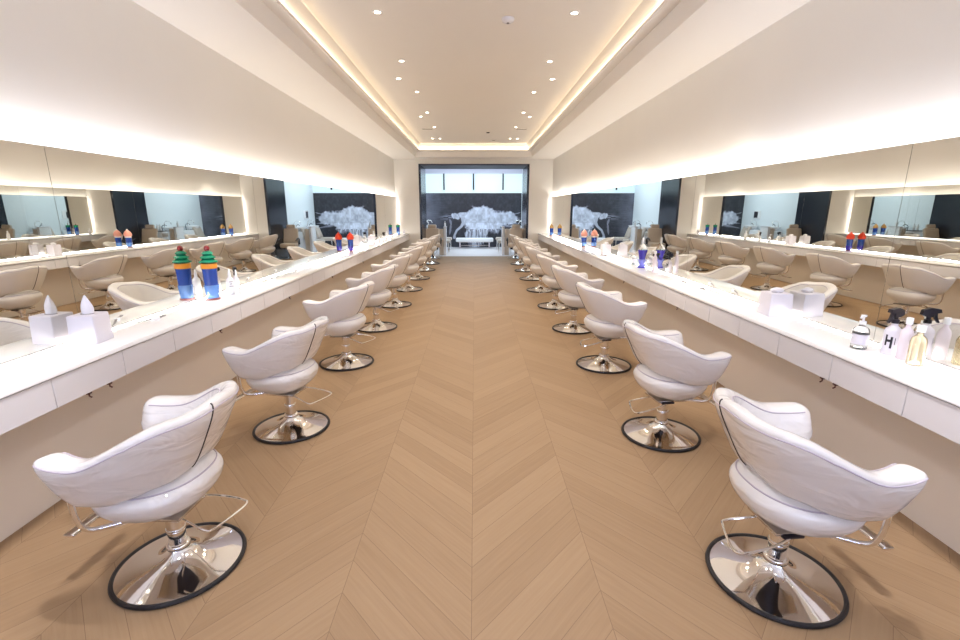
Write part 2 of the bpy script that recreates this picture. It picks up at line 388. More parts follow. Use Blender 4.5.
# ------------------------------------------------------------------ mirrors and counters
MB0 = ZC + .014
def mirror_side(side, seams):
    x, w = (XL, WL) if side == 'left' else (XR, WR)
    s = 1 if side == 'left' else -1
    struct(MB().box(min(w, x - s * .008), max(w, x - s * .008), Y0, MLEN, MB0 + .002, MT).build('trim_5' if side == 'left' else 'trim_6', LACQUER))
    for k in range(len(seams) - 1):
        a, b = seams[k] + .0015, seams[k + 1] - .0015
        o = MB().box(min(x, x - s * .0078), max(x, x - s * .0078), a, b, MB0, MT - .001).build('wall_mirror', MIRROR)
        ordn = ['first', 'second', 'third', 'fourth', 'fifth', 'sixth', 'seventh'][k]
        lab = f'{ordn} mirror panel from the camera on the {side} wall above the counter'
        if k == len(seams) - 2: lab = f'last mirror panel on the {side} wall, next to the end wall'
        tag(o, lab, 'mirror', f'mirror panels on the {side} wall')
mirror_side('left', [-2.2, .235, 2.72, 5.165, 7.63, 10.095, 12.56, MLEN])
mirror_side('right', [-2.35, .115, 2.575, 5.04, 7.505, 9.97, 12.435, MLEN])

CABS = {}
CFL, CFR = -2.003, 1.963
for side, xw, xf in (('left', WL, CFL), ('right', WR, CFR)):
    s = 1 if side == 'left' else -1
    a, b = sorted((xw + s * .0015, xf))
    o = MB().bbox(a, b, Y0 + .01, YE - .002, ZC - .028, ZC, .004).build('styling_counter', TOP)
    tag(o, f'long white stone worktop running the whole {side} wall below the mirrors', 'counter', 'styling counters')
    xk = XL if side == 'left' else XR
    fr = xf - s * .010; Z0 = .665
    t = thing('drawer_cabinet', f'wall-hung white drawer cabinet under the {side} counter', 'cabinet', ((xk + xf) / 2, 0, Z0), 0, 'drawer cabinets under the counters')
    CABS[side] = t
    off = (-t.location.x, 0, -Z0)
    MB().box(*sorted((xk + s * .002, fr - s * .022)), Y0 + .02, YE - .004, Z0 + .003, ZC - .038).build('body', DARKGAP, t, off)
    MB().box(*sorted((xk + s * .002, fr - s * .004)), Y0 + .02, YE - .004, Z0, Z0 + .0025).build('underside_panel', LACQUER, t, off)
    MB().box(*sorted((xk + s * .01, fr - s * .03)), Y0 + .02, YE - .004, ZC - .038, ZC - .0285).build('top_rail', DARKGAP, t, off)
    PW = .46
    y = (2.12 if side == 'left' else 1.98) - PW * 3
    while y < YE - .01:
        y1 = min(y + PW, YE - .006)
        if y1 - y > .05:
            MB().bbox(*sorted((fr - s * .02, fr)), y + .0015, y1 - .0015, Z0 - .002, ZC - .034, .0015, 1).build('drawer_front', LACQUER, t, off)
        y += PW

# small hooks under the drawer edge
hm = MB().bbox(-.009, .009, -.012, .012, -.022, 0, .003).tube([(0, 0, -.018), (.0, .0, -.034), (.012, 0, -.040)], .004, 6)
hm = hm.mesh('hook', mat('dark_red_hook', (.09, .025, .02), .5))
for side, x, ys in (('left', CFL - .04, (2.343, 2.486, 3.66, 5.105, 6.7, 8.6)), ('right', CFR + .04, (2.523, 2.423, 4.5, 6.2, 8.0))):
    for i, y in enumerate(ys):
        o = bpy.data.objects.new('hook', hm); COL.objects.link(o); o.parent = CABS[side]; o.location = (x - CABS[side].location.x, y, -.0002)
        o.rotation_euler = (0, 0, 0 if side == 'left' else PI)
# ------------------------------------------------------------------ salon chair (faces +X)
ctrl = [(.275, -.250), (.16, -.272), (.04, -.272), (-.08, -.248), (-.170, -.180), (-.212, -.085), (-.220, 0)]
half = spline([(x, y, 0) for x, y in ctrl], 10)
path = half + [Vector((p.x, -p.y, 0)) for p in half[-2::-1]]
dl = [0]
for a_, b_ in zip(path, path[1:]): dl.append(dl[-1] + (b_ - a_).length)
TOTAL = dl[-1]
def interp(xs, ys, x):
    if x <= xs[0]: return ys[0]
    for i in range(len(xs) - 1):
        if x <= xs[i + 1]:
            t = (x - xs[i]) / (xs[i + 1] - xs[i]); t = t * t * (3 - 2 * t); return ys[i] + (ys[i + 1] - ys[i]) * t
    return ys[-1]
def path_at(l):
    l = max(0, min(TOTAL, l))
    for i in range(len(dl) - 1):
        if l <= dl[i + 1] + 1e-9:
            t = (l - dl[i]) / (dl[i + 1] - dl[i]); p = path[i].lerp(path[i + 1], t); break
    a_ = path[max(i - 1, 0)]; b_ = path[min(i + 2, len(path) - 1)]
    tg = (b_ - a_).normalized(); return p, Vector((tg.y, -tg.x, 0))
def sect(l):
    p, n = path_at(l)
    if n.dot(p) < 0: n = -n
    u = abs(l - TOTAL / 2) / (TOTAL / 2)          # 0 back centre .. 1 arm tip
    zt = interp([0, .26, .74, 1], [.872, .852, .722, .732], u)
    zb = interp([0, .35, .70, .82, 1], [.552, .532, .482, .484, .570], u)
    th = interp([0, .35, .7, .9, 1], [.085, .088, .115, .125, .105], u)
    lean = interp([0, .5, 1], [.075, .055, .03], u)
    return p, n, zt, zb, th, lean, u
def band_pt(l, ang, k=1.0, off=0):
    p, n, zt, zb, th, lean, u = sect(l)
    # round off the two tips
    tipw = .07; e = min(l, TOTAL - l); sc = 1.0
    if e < tipw: q = 1 - e / tipw; sc = math.sqrt(max(0, 1 - q ** 2.4))
    c_, s_ = math.cos(ang), math.sin(ang); ex = 2 / 3.3
    cu = math.copysign(abs(c_) ** ex, c_); su = math.copysign(abs(s_) ** ex, s_)
    hz = (zt - zb) / 2 * (.40 + .60 * sc) * k + off; ht = th / 2 * max(sc, .02) * k + off
    if u < .5: pass
    zc = (zt + zb) / 2
    top_fat = 1 + .10 * su
    z = zc + su * hz
    return Vector((p.x, p.y, 0)) + n * (cu * ht * top_fat + lean * su) + Vector((0, 0, z))
def make_band():
    m = MB(); NL, NA = 110, 28; vs = []; fs = []
    ls = []
    for i in range(NL + 1):
        t = i / NL; ls.append(TOTAL * (t - .35 * math.sin(2 * PI * t) / (2 * PI) * 1.0))
    for l in ls:
        for k in range(NA): vs.append(band_pt(l, 2 * PI * k / NA))
    for i in range(NL):
        for k in range(NA): fs.append((i * NA + k, i * NA + (k + 1) % NA, (i + 1) * NA + (k + 1) % NA, (i + 1) * NA + k))
    fs.append(tuple(range(NA))[::-1]); fs.append(tuple(NL * NA + k for k in range(NA)))
    return m.add(vs, fs, True)
def make_seat():
    m = MB(); NR, NA = 18, 48; vs = []; fs = []
    prof = []
    for i in range(NR + 1):
        a = -PI / 2 + PI * i / NR; c_, s_ = math.cos(a), math.sin(a)
        r = abs(c_) ** (2 / 2.6); z = math.copysign(abs(s_) ** (2 / 2.2), s_)
        prof.append((max(r, .02), z))
    for r, z in prof:
        for k in range(NA):
            w = 2 * PI * k / NA; R = .246 * (abs(math.cos(w)) ** 2.25 + abs(math.sin(w)) ** 2.25) ** (-1 / 2.25)
            hz = .088 if z > 0 else .138
            rr = R * r * (1.0 if z > 0 else (1 - .16 * (-z) ** 1.3))
            zz = .450 + z * hz + (.012 * (1 - r) if z > 0 else 0) + .012 * math.cos(w) * r * (-1)
            vs.append((.03 + rr * math.cos(w), rr * 1.02 * math.sin(w), zz))
    n = len(prof)
    for i in range(n - 1):
        for k in range(NA): fs.append((i * NA + k, i * NA + (k + 1) % NA, (i + 1) * NA + (k + 1) % NA, (i + 1) * NA + k))
    fs.append(tuple(range(NA))[::-1]); fs.append(tuple((n - 1) * NA + k for k in range(NA)))
    return m.add(vs, fs, True)
def seat_ring(zrel, grow):
    pts = []
    for k in range(60):
        w = 2 * PI * k / 60; R = .246 * (abs(math.cos(w)) ** 2.25 + abs(math.sin(w)) ** 2.25) ** (-1 / 2.25)
        r = abs(math.cos(math.asin(zrel))) ** (2 / 2.6) * R + grow
        zz = .450 + abs(zrel) ** (2 / 2.2) * .088 + .012 * (1 - r / R) - .012 * math.cos(w)
        pts.append((.03 + r * math.cos(w), r * 1.02 * math.sin(w), zz))
    return pts
def make_chair(film):
    t = thing('salon_chair', 'white salon chair', 'chair')
    LM = FILM if film else LEATHER
    base = MB().lathe([(.262, .004), (.270, .010), (.266, .016), (.25, .019), (.22, .0235), (.19, .029), (.16, .036), (.13, .045), (.105, .055), (.085, .066), (.068, .079), (.056, .092), (.05, .102), (.04, .104)], 64, cap1=True)
    b = base.build('base', CHROME, t)
    rim = [(.272 * math.cos(a), .272 * math.sin(a), .012) for a in [2 * PI * k / 72 for k in range(72)]]
    MB().tube(rim, .011, 8, True).build('rubber_rim', RUBBER, b)
    MB().lathe([(.050, .100), (.052, .108), (.052, .116), (.047, .122), (.040, .124)], 32).build('collar', CHROME, b)
    col = MB().lathe([(.038, .122), (.038, .302)], 32).build('column', CHROME, t)
    MB().lathe([(.041, .190), (.043, .194), (.043, .200), (.041, .204)], 28).build('column_ring', CHROME, col)
    MB().bbox(-.10, .13, -.10, .10, .300, .316, .006).build('seat_plate', STEEL, t)
    seat = make_seat().build('seat', LM, t)
    MB().tube(seat_ring(.50, .003), .0035, 6, True).build('piping', PIPE, seat)
    back = make_band().build('backrest', LM, t)
    for a0 in (.80, 2.34):
        pts = [band_pt(TOTAL * (.035 + .93 * i / 90), a0, 1, .001) for i in range(91)]
        MB().tube(pts, .0032, 6).build('piping', PIPE, back)
    pts = [band_pt(TOTAL * .5 + .06, a, 1, .0005) for a in [-1.2 + 2.6 * i / 20 for i in range(21)]]
    MB().tube(pts, .0035, 6).build('zip', ZIP, back)
    # curved chrome brackets carrying the arms
    for s in (-1, 1):
        pts = spline([(.04, s * .13, .350), (.12, s * .19, .350), (.18, s * .238, .362), (.20, s * .262, .42), (.20, s * .272, .54)], 8)
        MB().tube(pts, .011, 10, flat=1.0).build('arm_bracket', CHROME, t)
    # foot rest: bent bars running forward and down to a cross bar
    f = MB()
    f.tube(spline([(.06, 0, .312), (.22, 0, .308), (.30, 0, .285), (.36, 0, .25), (.385, 0, .245)], 6), .012, 10)
    fr = f.build('foot_rest_frame', CHROME, t)
    MB().bbox(.36, .41, -.145, .145, .240, .256, .007, 3).build('foot_plate', CHROME, fr)
    # pump lever: a rod bent to a loop on the aisle side
    lp = [(-.02, -.10, .300), (-.13, -.135, .285), (-.255, -.14, .262), (-.285, -.10, .252), (-.235, .06, .250), (-.20, .085, .255), (-.10, .06, .283), (-.02, .045, .300)]
    lv = MB().tube(spline(lp, 6), .0055, 8).build('pump_lever', CHROME, t)
    MB().bbox(-.075, .02, -.115, .065, .296, .312, .005).build('lever_mount', BLACK, lv)
    return t
ords = ['nearest', 'second', 'third', 'fourth', 'fifth', 'sixth', 'seventh', 'eighth', 'farthest']
chair_film = make_chair(True); chair_plain = make_chair(False)
used = {'film': False, 'plain': False}
def place_chair(side, i, x, y, rz):
    key = 'film' if i < 2 else 'plain'; src = chair_film if i < 2 else chair_plain
    if not used[key]: o = src; used[key] = True
    else: o = copy_tree(src)
    o.location = (x, y, 0); o.rotation_euler = (0, 0, rz)
    if i == 0: o.scale = (.96, .96, .96)
    pos = {0: 'nearest the camera', 8: 'last before the end wall'}.get(i, f'{ords[i]} from the camera')
    extra = ' under clear plastic film' if i < 2 else ''
    tag(o, f'white wraparound salon chair{extra} in the {side} row, {pos}', 'chair', f'white salon chairs along the {side} counter')
YL = [1.864, 3.243, 4.752, 6.254, 7.80, 9.34, 10.88, 12.38, 13.87]
XLc = [-1.36, -1.37, -1.36, -1.349, -1.352, -1.33, -1.325, -1.32, -1.32]
YR = [1.747, 3.10, 4.645, 6.139, 7.64, 9.216, 10.755, 12.23, 13.72]
XRc = [1.322, 1.344, 1.346, 1.334, 1.330, 1.318, 1.318, 1.325, 1.33]
RL = [.06, .20, .17, .13, .16, .12, .14, .10, .12]; RR = [.06, .15, .12, .14, .10, .13, .12, .14, .10]
for i in range(9):
    place_chair('left', i, XLc[i], YL[i], PI - RL[i])
    place_chair('right', i, XRc[i], YR[i], RR[i])

# ------------------------------------------------------------------ ceiling fittings
dl_mesh_ring = MB().lathe([(.046, 0), (.046, -.005), (.031, -.007), (.029, -.002)], 28, cap0=False, cap1=False).mesh('frame', WHITEGLOSS)
dl_mesh_disc = MB().lathe([(.029, -.004), (.001, -.004)], 24).mesh('lens', LEDW)
DLs = []
for y in (.2, 1.8, 3.39, 5.0, 6.51, 8.13, 9.78, 11.45, 13.28):
    for s in (-1, 1): DLs.append((XC + .04 + s * .909, y * .972, 'main', s))
for y in (-1.4, 1.5, 4.42, 7.34, 10.2, 13.28):
    for s in (-1, 1): DLs.append((XC + .04 + s * 1.075 if y < 13 else XC + .04 + s * 1.10, y * .972, 'outer', s))
cnt = {}
for (x, y, kind, s) in DLs:
    side = 'left' if s < 0 else 'right'; k = cnt.get((kind, s), 0); cnt[(kind, s)] = k + 1
    k -= 3
    nmk = ['first', 'second', 'third', 'fourth', 'fifth', 'sixth', 'seventh', 'eighth', 'ninth'][max(k, 0)]
    lab = (f'{nmk} small round downlight from the camera in the long {side} ceiling row' if kind == 'main' else f'{nmk} outer downlight from the camera, set between the long {side} ceiling row and the cove')
    if k < 0: lab = f'small round downlight in the {"long" if kind == "main" else "outer"} {side} ceiling row above the camera, past the top edge'
    t = thing('downlight', lab, 'ceiling light', (x, y, ZT - .0005), 0, 'recessed downlights in the tray ceiling' if k >= 0 else f'{side} {kind} downlights above the camera')
    for nme, me in (('frame', dl_mesh_ring), ('lens', dl_mesh_disc)):
        o = bpy.data.objects.new(nme, me); COL.objects.link(o); o.parent = t
    l = bpy.data.lights.new('downlight_lamp', 'SPOT'); l.energy = 41 if kind == 'main' else 165; l.spot_size = 2.15 if kind == 'main' else .85; l.spot_blend = .7 if kind == 'main' else .9; l.color = WARM if y > 4 else (.96, .94, .98); l.shadow_soft_size = .04
    o = bpy.data.objects.new('downlight_lamp', l); COL.objects.link(o); o.location = (x, y, ZT - .03)
    if kind == 'outer': o.rotation_euler = (0, -s * .46, 0)
for s, x in ((-1, -1.10), (1, 1.11)):
    side = 'left' if s < 0 else 'right'
    t = thing('linear_vent', f'narrow dark slot air vent at the far {side} of the tray ceiling', 'vent', (x * .972, 11.4, ZT - .0005), 0, 'slot air vents')
    MB().bbox(-.13, .13, -.05, .05, -.008, 0, .003).build('frame', CEIL, t); MB().box(-.115, .115, -.03, .03, -.0095, -.0078).build('slot', VENTM, t)
t = thing('smoke_detector', 'round white smoke detector in the ceiling near the camera', 'smoke detector', (.325, 5.01, ZT - .0005))
MB().lathe([(.062, 0), (.062, -.008), (.052, -.026), (.036, -.036), (.001, -.037)], 32).build('housing', WHITEGLOSS, t); MB().lathe([(.012, -.036), (.012, -.041), (.001, -.042)], 16).build('sensor', BLACK, t)
t = thing('motion_sensor', 'small dark round sensor in the middle of the far ceiling', 'sensor', (.326, 11.83, ZT - .0005))
MB().lathe([(.05, 0), (.05, -.006), (.042, -.010)], 24).build('ring', CEIL, t); MB().lathe([(.04, -.009), (.034, -.026), (.001, -.032)], 20).build('lens', BLACK, t)
t = thing('ceiling_speaker', 'flat beige round speaker grille close to the end of the ceiling', 'speaker', (.51, 13.2, ZT - .0005))
MB().lathe([(.10, 0), (.10, -.008), (.09, -.01)], 32).build('frame', CEIL, t); MB().lathe([(.088, -.009), (.001, -.011)], 32).build('grille', VENTM, t)

# ------------------------------------------------------------------ things on the counters
def disinfectant_jar(x, y, lid, label, h=.25, sc=1.0, body=BLUE, low=BLUEL):
    t = thing('disinfectant_jar', label, 'jar', (x, y, ZC), random.random(), 'disinfectant jars on the counters'); t.scale = (sc * .88, sc * .88, sc)
    waist = lid == 'clear'
    r = (lambda q: .034 + .024 * abs(q - .35) ** 1.4 * 2.2) if waist else (lambda q: .046 + .010 * q)
    MB().lathe([(.050, 0), (.054, .004), (.054, .010), (.046, .014)], 28).build('foot', body if waist else mat('brown_foot', (.22, .07, .07), .3), t)
    MB().lathe([(r(q / 10), .014 + (h * .48 - .014) * q / 10) for q in range(0, 11)], 28).build('lower_glass', low, t)
    MB().lathe([(r(.48 + .52 * q / 10), h * .48 + .0005 + (h * .52) * q / 10) for q in range(0, 11)], 28).build('upper_glass', body, t)
    if lid == 'tiers':
        MB().lathe([(.058, h + .001), (.060, h + .006), (.060, h + .032), (.058, h + .037)], 32).build('band', ORANGE, t)
        z = h + .038; pr = []
        for rr, dz in ((.070, .030), (.056, .028), (.042, .026)):
            pr += [(rr * .72, z), (rr, z + dz * .25), (rr * .96, z + dz * .55), (rr * .6, z + dz)]; z += dz
        l = MB().lathe(pr, 32).build('lid', GREEN, t)
        kn = MB().lathe([(.004, 0), (.016, .004), (.022, .020), (.016, .036), (.003, .042)], 24).build('knob', DRED, l); kn.location = (0, 0, z - .002)
    elif lid in ('dome', 'hood'):
        M_ = RED if lid == 'dome' else PINK
        MB().lathe([(.057, h + .001), (.058, h + .014), (.056, h + .018)], 32).build('band', WHITEGLOSS if lid == 'hood' else BLUE, t)
        l = MB().lathe([(.054, h + .018), (.070, h + .034), (.070, h + .064), (.050, h + .10), (.026, h + .122), (.012, h + .128)], 10 if lid == 'hood' else 24).build('lid', M_, t)
        MB().lathe([(.010, h + .126), (.014, h + .134), (.010, h + .146), (.002, h + .150)], 16).build('knob', WHITEGLOSS if lid == 'hood' else RED, l)
    elif lid == 'cone':
        MB().lathe([(.057, h + .001), (.060, h + .010), (.056, h + .016)], 32).build('band', BLUE, t)
        l = MB().lathe([(.056, h + .016), (.066, h + .03), (.058, h + .058), (.036, h + .090), (.012, h + .112)], 24).build('lid', BROWN, t)
        MB().lathe([(.010, h + .110), (.012, h + .118), (.002, h + .130)], 16).build('knob', BROWN, l)
    elif lid == 'flat':
        l = MB().lathe([(.057, h + .001), (.060, h + .006), (.060, h + .055), (.050, h + .062)], 32).build('lid', GREEN, t)
        MB().lathe([(.006, h + .06), (.010, h + .075), (.014, h + .085), (.003, h + .098)], 16).build('knob', DRED, l)
    else:
        l = MB().lathe([(.058, h + .001), (.058, h + .010), (.040, h + .050), (.020, h + .075)], 28).build('lid', PINK if False else CLEAR, t)
        MB().lathe([(.013, h + .070), (.013, h + .135), (.009, h + .140)], 16).build('knob', WHITEGLOSS, l)
    return t
disinfectant_jar(-2.229, 3.95, 'tiers', 'tall blue jar with stepped green lid and dark red ball on the left counter', .225, 1.18)
disinfectant_jar(-2.235, 8.55, 'dome', 'blue jar with bright red domed lid far down the left counter', .185, 1.03, BLUE, VIOL)
disinfectant_jar(-2.225, 13.9, 'flat', 'slim blue jar with green lid at the far end of the left counter', .21, 1.05)
disinfectant_jar(2.185, 6.10, 'clear', 'waisted violet blue jar with white topped clear lid on the right counter', .20, 1.15, VIOL, mat('bright_violet_glass', (.25, .28, .95), .08, coat=.6, trans=.35))
disinfectant_jar(2.20, 9.5, 'hood', 'blue jar with salmon pink faceted lid far down the right counter', .17, 1.12)
disinfectant_jar(2.185, 13.5, 'cone', 'blue jar with brown conical lid at the far end of the right counter', .16, 1.15)

def tissue_box(x, y, rz, label, w=.13, h=.155, peak=True, sc=1):
    t = thing('tissue_box', label, 'tissue box', (x, y, ZC), rz, 'white tissue boxes'); t.scale = (sc,) * 3
    m = MB(); b0, b1 = w / 2, w / 2 * .93
    bm = bmesh.new(); bmesh.ops.create_cube(bm, size=1)
    for v in bm.verts:
        s_ = b0 if v.co.z < 0 else b1; v.co = (math.copysign(s_, v.co.x), math.copysign(s_, v.co.y), 0.0 if v.co.z < 0 else h)
    bmesh.ops.bevel(bm, geom=bm.edges[:], offset=.007, segments=3, profile=.5, affect='EDGES'); bm.verts.index_update()
    m.add([v.co[:] for v in bm.verts], [[v.index for v in f.verts] for f in bm.faces], True); bm.free()
    bx = m.build('box', BOXM, t)
    MB().lathe([(.036, h - .0005), (.036, h + .0015), (.001, h + .0016)], 24, sy=.6).build('opening', DARKGAP, bx)
    vs = []; fs = []; n, R = 14, 20
    for i in range(n + 1):
        q = i / n
        for k in range(R):
            a = 2 * PI * k / R
            if peak: rr = (.030 + .012 * math.sin(q * PI * 1.1)) * (1 - q) ** .75 + .001; zz = h + .11 * q
            else: rr = (.032 + .012 * math.sin(q * PI)) * math.sqrt(max(0, 1 - q ** 3)) + .001; zz = h + .036 * q
            rr *= 1 + .22 * math.sin(3 * a + q * 3) * (.4 + q)
            vs.append((rr * math.cos(a), rr * .6 * math.sin(a) + .006 * q, zz))
    for i in range(n):
        for k in range(R): fs.append((i * R + k, i * R + (k + 1) % R, (i + 1) * R + (k + 1) % R, (i + 1) * R + k))
    fs.append(tuple(range(R))[::-1]); fs.append(tuple(n * R + k for k in range(R)))
    MB().add(vs, fs, True).build('tissue', TISSUE, t)
    return t
tissue_box(-2.235, 2.66, .10, 'white tissue box with tall pointed tissue on the near left counter', .15, .165)
tissue_box(2.19, 3.32, -.08, 'square white tissue box with crumpled tissue on the right counter', .165, .165, False)
tissue_box(2.16, 7.75, .1, 'small white tissue box beyond the waisted violet blue jar on the right counter', .14, .18, False)
tissue_box(-2.19, 10.1, .1, 'white tissue box past the red lidded jar on the left counter', .15, .18, False)

def styling_tool(x, y, ang, label):
    t = thing('styling_razor', label, 'razor', (x, y, ZC), ang, 'styling razors lying on the counters'); t.scale = (1.15,) * 3
    pts = spline([(-.13, 0, .006), (-.08, .004, .008), (-.02, .002, .013), (.03, -.002, .013), (.05, 0, .012)], 5)
    rad = [.0015 + .006 * min(1, i / 8) for i in range(len(pts))]
    MB().tube(pts, rad, 8, flat=.5).build('blade', GREYMETAL, t)
    MB().bbox(.035, .085, -.013, .010, .0005, .022, .005).build('guard', WHITEGLOSS, t)
    MB().tube([(.083, 0, .012), (.105, .006, .018), (.13, .012, .016)], [.006, .007, .004], 8).build('handle', GREYMETAL, t)
def along(p, q): return math.atan2(q[1] - p[1], q[0] - p[0])
tools = [((-2.285, 3.03), (-2.20, 3.20), 'grey styling razor lying beside the tall pointed tissue box'),
         ((-2.275, 4.885), (-2.17, 5.208), 'grey styling razor past the white bottles on the left counter, nearer of two'),
         ((-2.285, 5.55), (-2.19, 5.90), 'grey styling razor past the white bottles on the left counter, farther of two'),
         ((-2.28, 6.80), (-2.20, 7.05), 'grey styling razor lying alone before the red lidded jar'),
         ((2.23, 7.30), (2.10, 7.50), 'grey styling razor in front of the small white tissue box on the right'),
         ((2.25, 4.52), (2.167, 4.80), 'grey styling razor on the right counter, farther of the two before the violet jar'),
         ((2.25, 4.10), (2.155, 4.36), 'grey styling razor on the right counter, nearer of the two before the violet jar')]
for a_, b_, lab in tools: styling_tool((a_[0] + b_[0]) / 2, (a_[1] + b_[1]) / 2, along(a_, b_), lab)

def bottle(x, y, kind, label, h=.16, r=.03, m=CLEAR, rz=0, name='bottle', cat='bottle'):
    t = thing(name, label, cat, (x, y, ZC), rz); t.scale = (1.12,) * 3
    MB().lathe([(r * .9, 0), (r, .004), (r, h * .72), (r * .85, h * .82), (r * .4, h * .92), (r * .38, h)], 28).build('body', m, t)
    if kind == 'pump':
        p = MB().lathe([(r * .42, h), (r * .42, h + .014), (.005, h + .016), (.005, h + .034), (.012, h + .036), (.012, h + .044)], 20).tube([(0, 0, h + .040), (-.03, 0, h + .040), (-.038, 0, h + .034)], .005, 8); p.build('pump_head', WHITEGLOSS, t)
        MB().lathe([(r * .99, h * .2), (r * 1.01, h * .2), (r * 1.01, h * .6), (r * .99, h * .6)], 28, cap0=False, cap1=False).build('label', BOXM, t)
    elif kind == 'spray':
        hd = MB().lathe([(r * .45, h), (r * .45, h + .018), (.009, h + .020), (.009, h + .03)], 18)
        hd.prism([(-.045, h + .052), (-.040, h + .068), (.0, h + .074), (.030, h + .062), (.034, h + .040), (.012, h + .030), (-.012, h + .030), (-.016, h + .046)], -.010, .010, 'y')
        o = hd.build('trigger_head', BLACK, t)
        MB().prism([(-.030, h + .050), (-.020, h + .048), (-.024, h + .020), (-.040, h + .002), (-.046, h + .006), (-.034, h + .026)], -.006, .006, 'y').build('trigger', BLACK, o)
    elif kind == 'cone':
        MB().lathe([(r * .42, h), (r * .42, h + .006), (.004, h + .05), (.002, h + .052)], 18).build('nozzle', WHITEGLOSS, t)
    elif kind == 'cap':
        MB().lathe([(r * .55, h), (r * .55, h + .028), (r * .5, h + .030)], 20).build('cap', WHITEGLOSS, t)
    return t
WPL = WHITEGLOSS
def letter_marks(parent, r, z, big):
    # bold dark upright marks of a printed label on the bottle front
    m = MB()
    if big:
        for a0, a1, z0, z1 in ((-.62, -.40, 0, .052), (-.05, .20, -.012, .044), (-.5, .1, .018, .030), (.42, .50, .006, .040)):
            n = 5
            vs = [(r * math.cos(a0 + (a1 - a0) * i / n), r * math.sin(a0 + (a1 - a0) * i / n), z + q) for i in range(n + 1) for q in (z0, z1)]
            m.add(vs, [(2 * i, 2 * i + 2, 2 * i + 3, 2 * i + 1) for i in range(n)])
    else:
        for k, w in enumerate((.45, .28, .5)):
            n = 5; zz = z - .018 * k
            vs = [(r * math.cos(-w + 2 * w * i / n), r * math.sin(-w + 2 * w * i / n), zz + q) for i in range(n + 1) for q in (0, .005)]
            m.add(vs, [(2 * i, 2 * i + 2, 2 * i + 3, 2 * i + 1) for i in range(n)])
    return m.build('lettering', LABELM if not big else BLACK, parent)
A = -2.3
b = bottle(-2.19, 4.18, 'cone', 'white cone-tipped bottle with small grey lettering beside the green lidded jar', .155, .030, WPL, -.9); letter_marks(b, .0306, .105, False)
b = bottle(-2.12, 4.16, 'cone', 'slim white cone-tipped bottle at the counter edge beside the green lidded jar', .150, .022, WPL)
bottle(-2.25, 4.40, 'spray', 'white spray bottle with black trigger behind the cone-tipped bottles', .13, .027, BOXM, 2.2, 'spray_bottle')
bottle(2.13, 2.47, 'pump', 'clear pump bottle on the near right counter', .125, .034, CLEAR, .6, 'pump_bottle')
b = bottle(2.215, 2.37, 'spray', 'white-labelled clear spray bottle with black trigger on the near right counter', .150, .034, BOXM, PI + .75, 'spray_bottle'); letter_marks(b, .0346, .045, True)
b.children[-1].rotation_euler = (0, 0, PI * .82)
bottle(2.205, 2.28, 'cap', 'lilac tube bottle between the spray bottle and the yellow bottle', .165, .024, LILAC)
bottle(2.185, 2.19, 'cap', 'clear bottle of yellow oil on the near right counter', .150, .030, YELLOW, 0)
bottle(2.19, 6.42, 'pump', 'small clear pump bottle beyond the waisted violet jar', .13, .030, CLEAR, .3, 'pump_bottle')
bottle(2.17, 5.62, 'cap', 'tall slim pale pink bottle in front of the waisted violet jar', .20, .024, LILAC)
b = bottle(2.215, 5.72, 'spray', 'white spray bottle with black marks in front of the waisted violet jar', .13, .030, BOXM, PI, 'spray_bottle'); letter_marks(b, .0306, .05, True).rotation_euler = (0, 0, PI * .9)
bottle(-2.17, 10.8, 'pump', 'small clear bottle past the second left tissue box', .11, .028, CLEAR, 0, 'pump_bottle')
bottle(-2.12, 11.1, 'spray', 'white spray bottle with black trigger far down the left counter', .12, .028, WPL, 2.4, 'spray_bottle')
bottle(-2.18, 11.8, 'cap', 'plain white bottle far down the left counter', .16, .032, WPL)
def tray(x, y, label):
    t = thing('amenity_tray', label, 'tray', (x, y, ZC))
    MB().bbox(-.10, .10, -.15, .15, 0, .012, .004).build('plate', WPL, t)
    MB().tube(spline([(-.09, -.14, .03), (-.09, .14, .03), (.09, .14, .03), (.09, -.14, .03)], 6, True), .004, 6, True).build('rim', STEEL, t)
tray(-2.21, 13.2, 'low white tray with metal rim before the far green lidded jar')
bottle(-2.10, 14.2, 'pump', 'small pump bottle at the very end of the left counter', .12, .03, BOXM, 0, 'pump_bottle')

# ------------------------------------------------------------------ portal and back room furniture
def recliner(x, y, rz, label):
    t = thing('recliner_chair', label, 'chair', (x, y, 0), rz, 'tan recliner chairs in the portal')
    b = MB().lathe([(.26, .004), (.27, .012), (.24, .022), (.10, .045), (.05, .08), (.04, .30)], 40).build('base', CHROME, t)
    MB().bbox(-.22, .28, -.24, .24, .36, .50, .05, 4).build('seat', TAN, t)
    MB().bbox(-.16, .18, -.16, .16, .30, .36, .01).build('seat_frame', BLACK, t)
    bk = MB().bbox(-.055, .055, -.235, .235, 0, .50, .05, 4).build('backrest', TAN, t); bk.location = (-.20, 0, .47); bk.rotation_euler = (0, -.30, 0)
    hd = MB().bbox(-.05, .05, -.14, .14, .49, .63, .04, 4).build('headrest', TAN, bk)
    for s in (-1, 1):
        MB().tube(spline([(-.20, s * .27, .44), (-.14, s * .275, .62), (.02, s * .275, .655), (.20, s * .275, .62), (.26, s * .275, .585)], 6), .020, 10, flat=.7).tube([(-.1, s * .27, .40), (.05, s * .275, .64)], .012, 8).build('armrest', BLACK, t)
    return t
recliner(-1.36, 15.45, -PI / 2 + .12, 'tan recliner chair with black armrests in the portal, left side')
recliner(1.34, 15.45, -PI / 2 - .12, 'tan recliner chair with black armrests in the portal, right side')

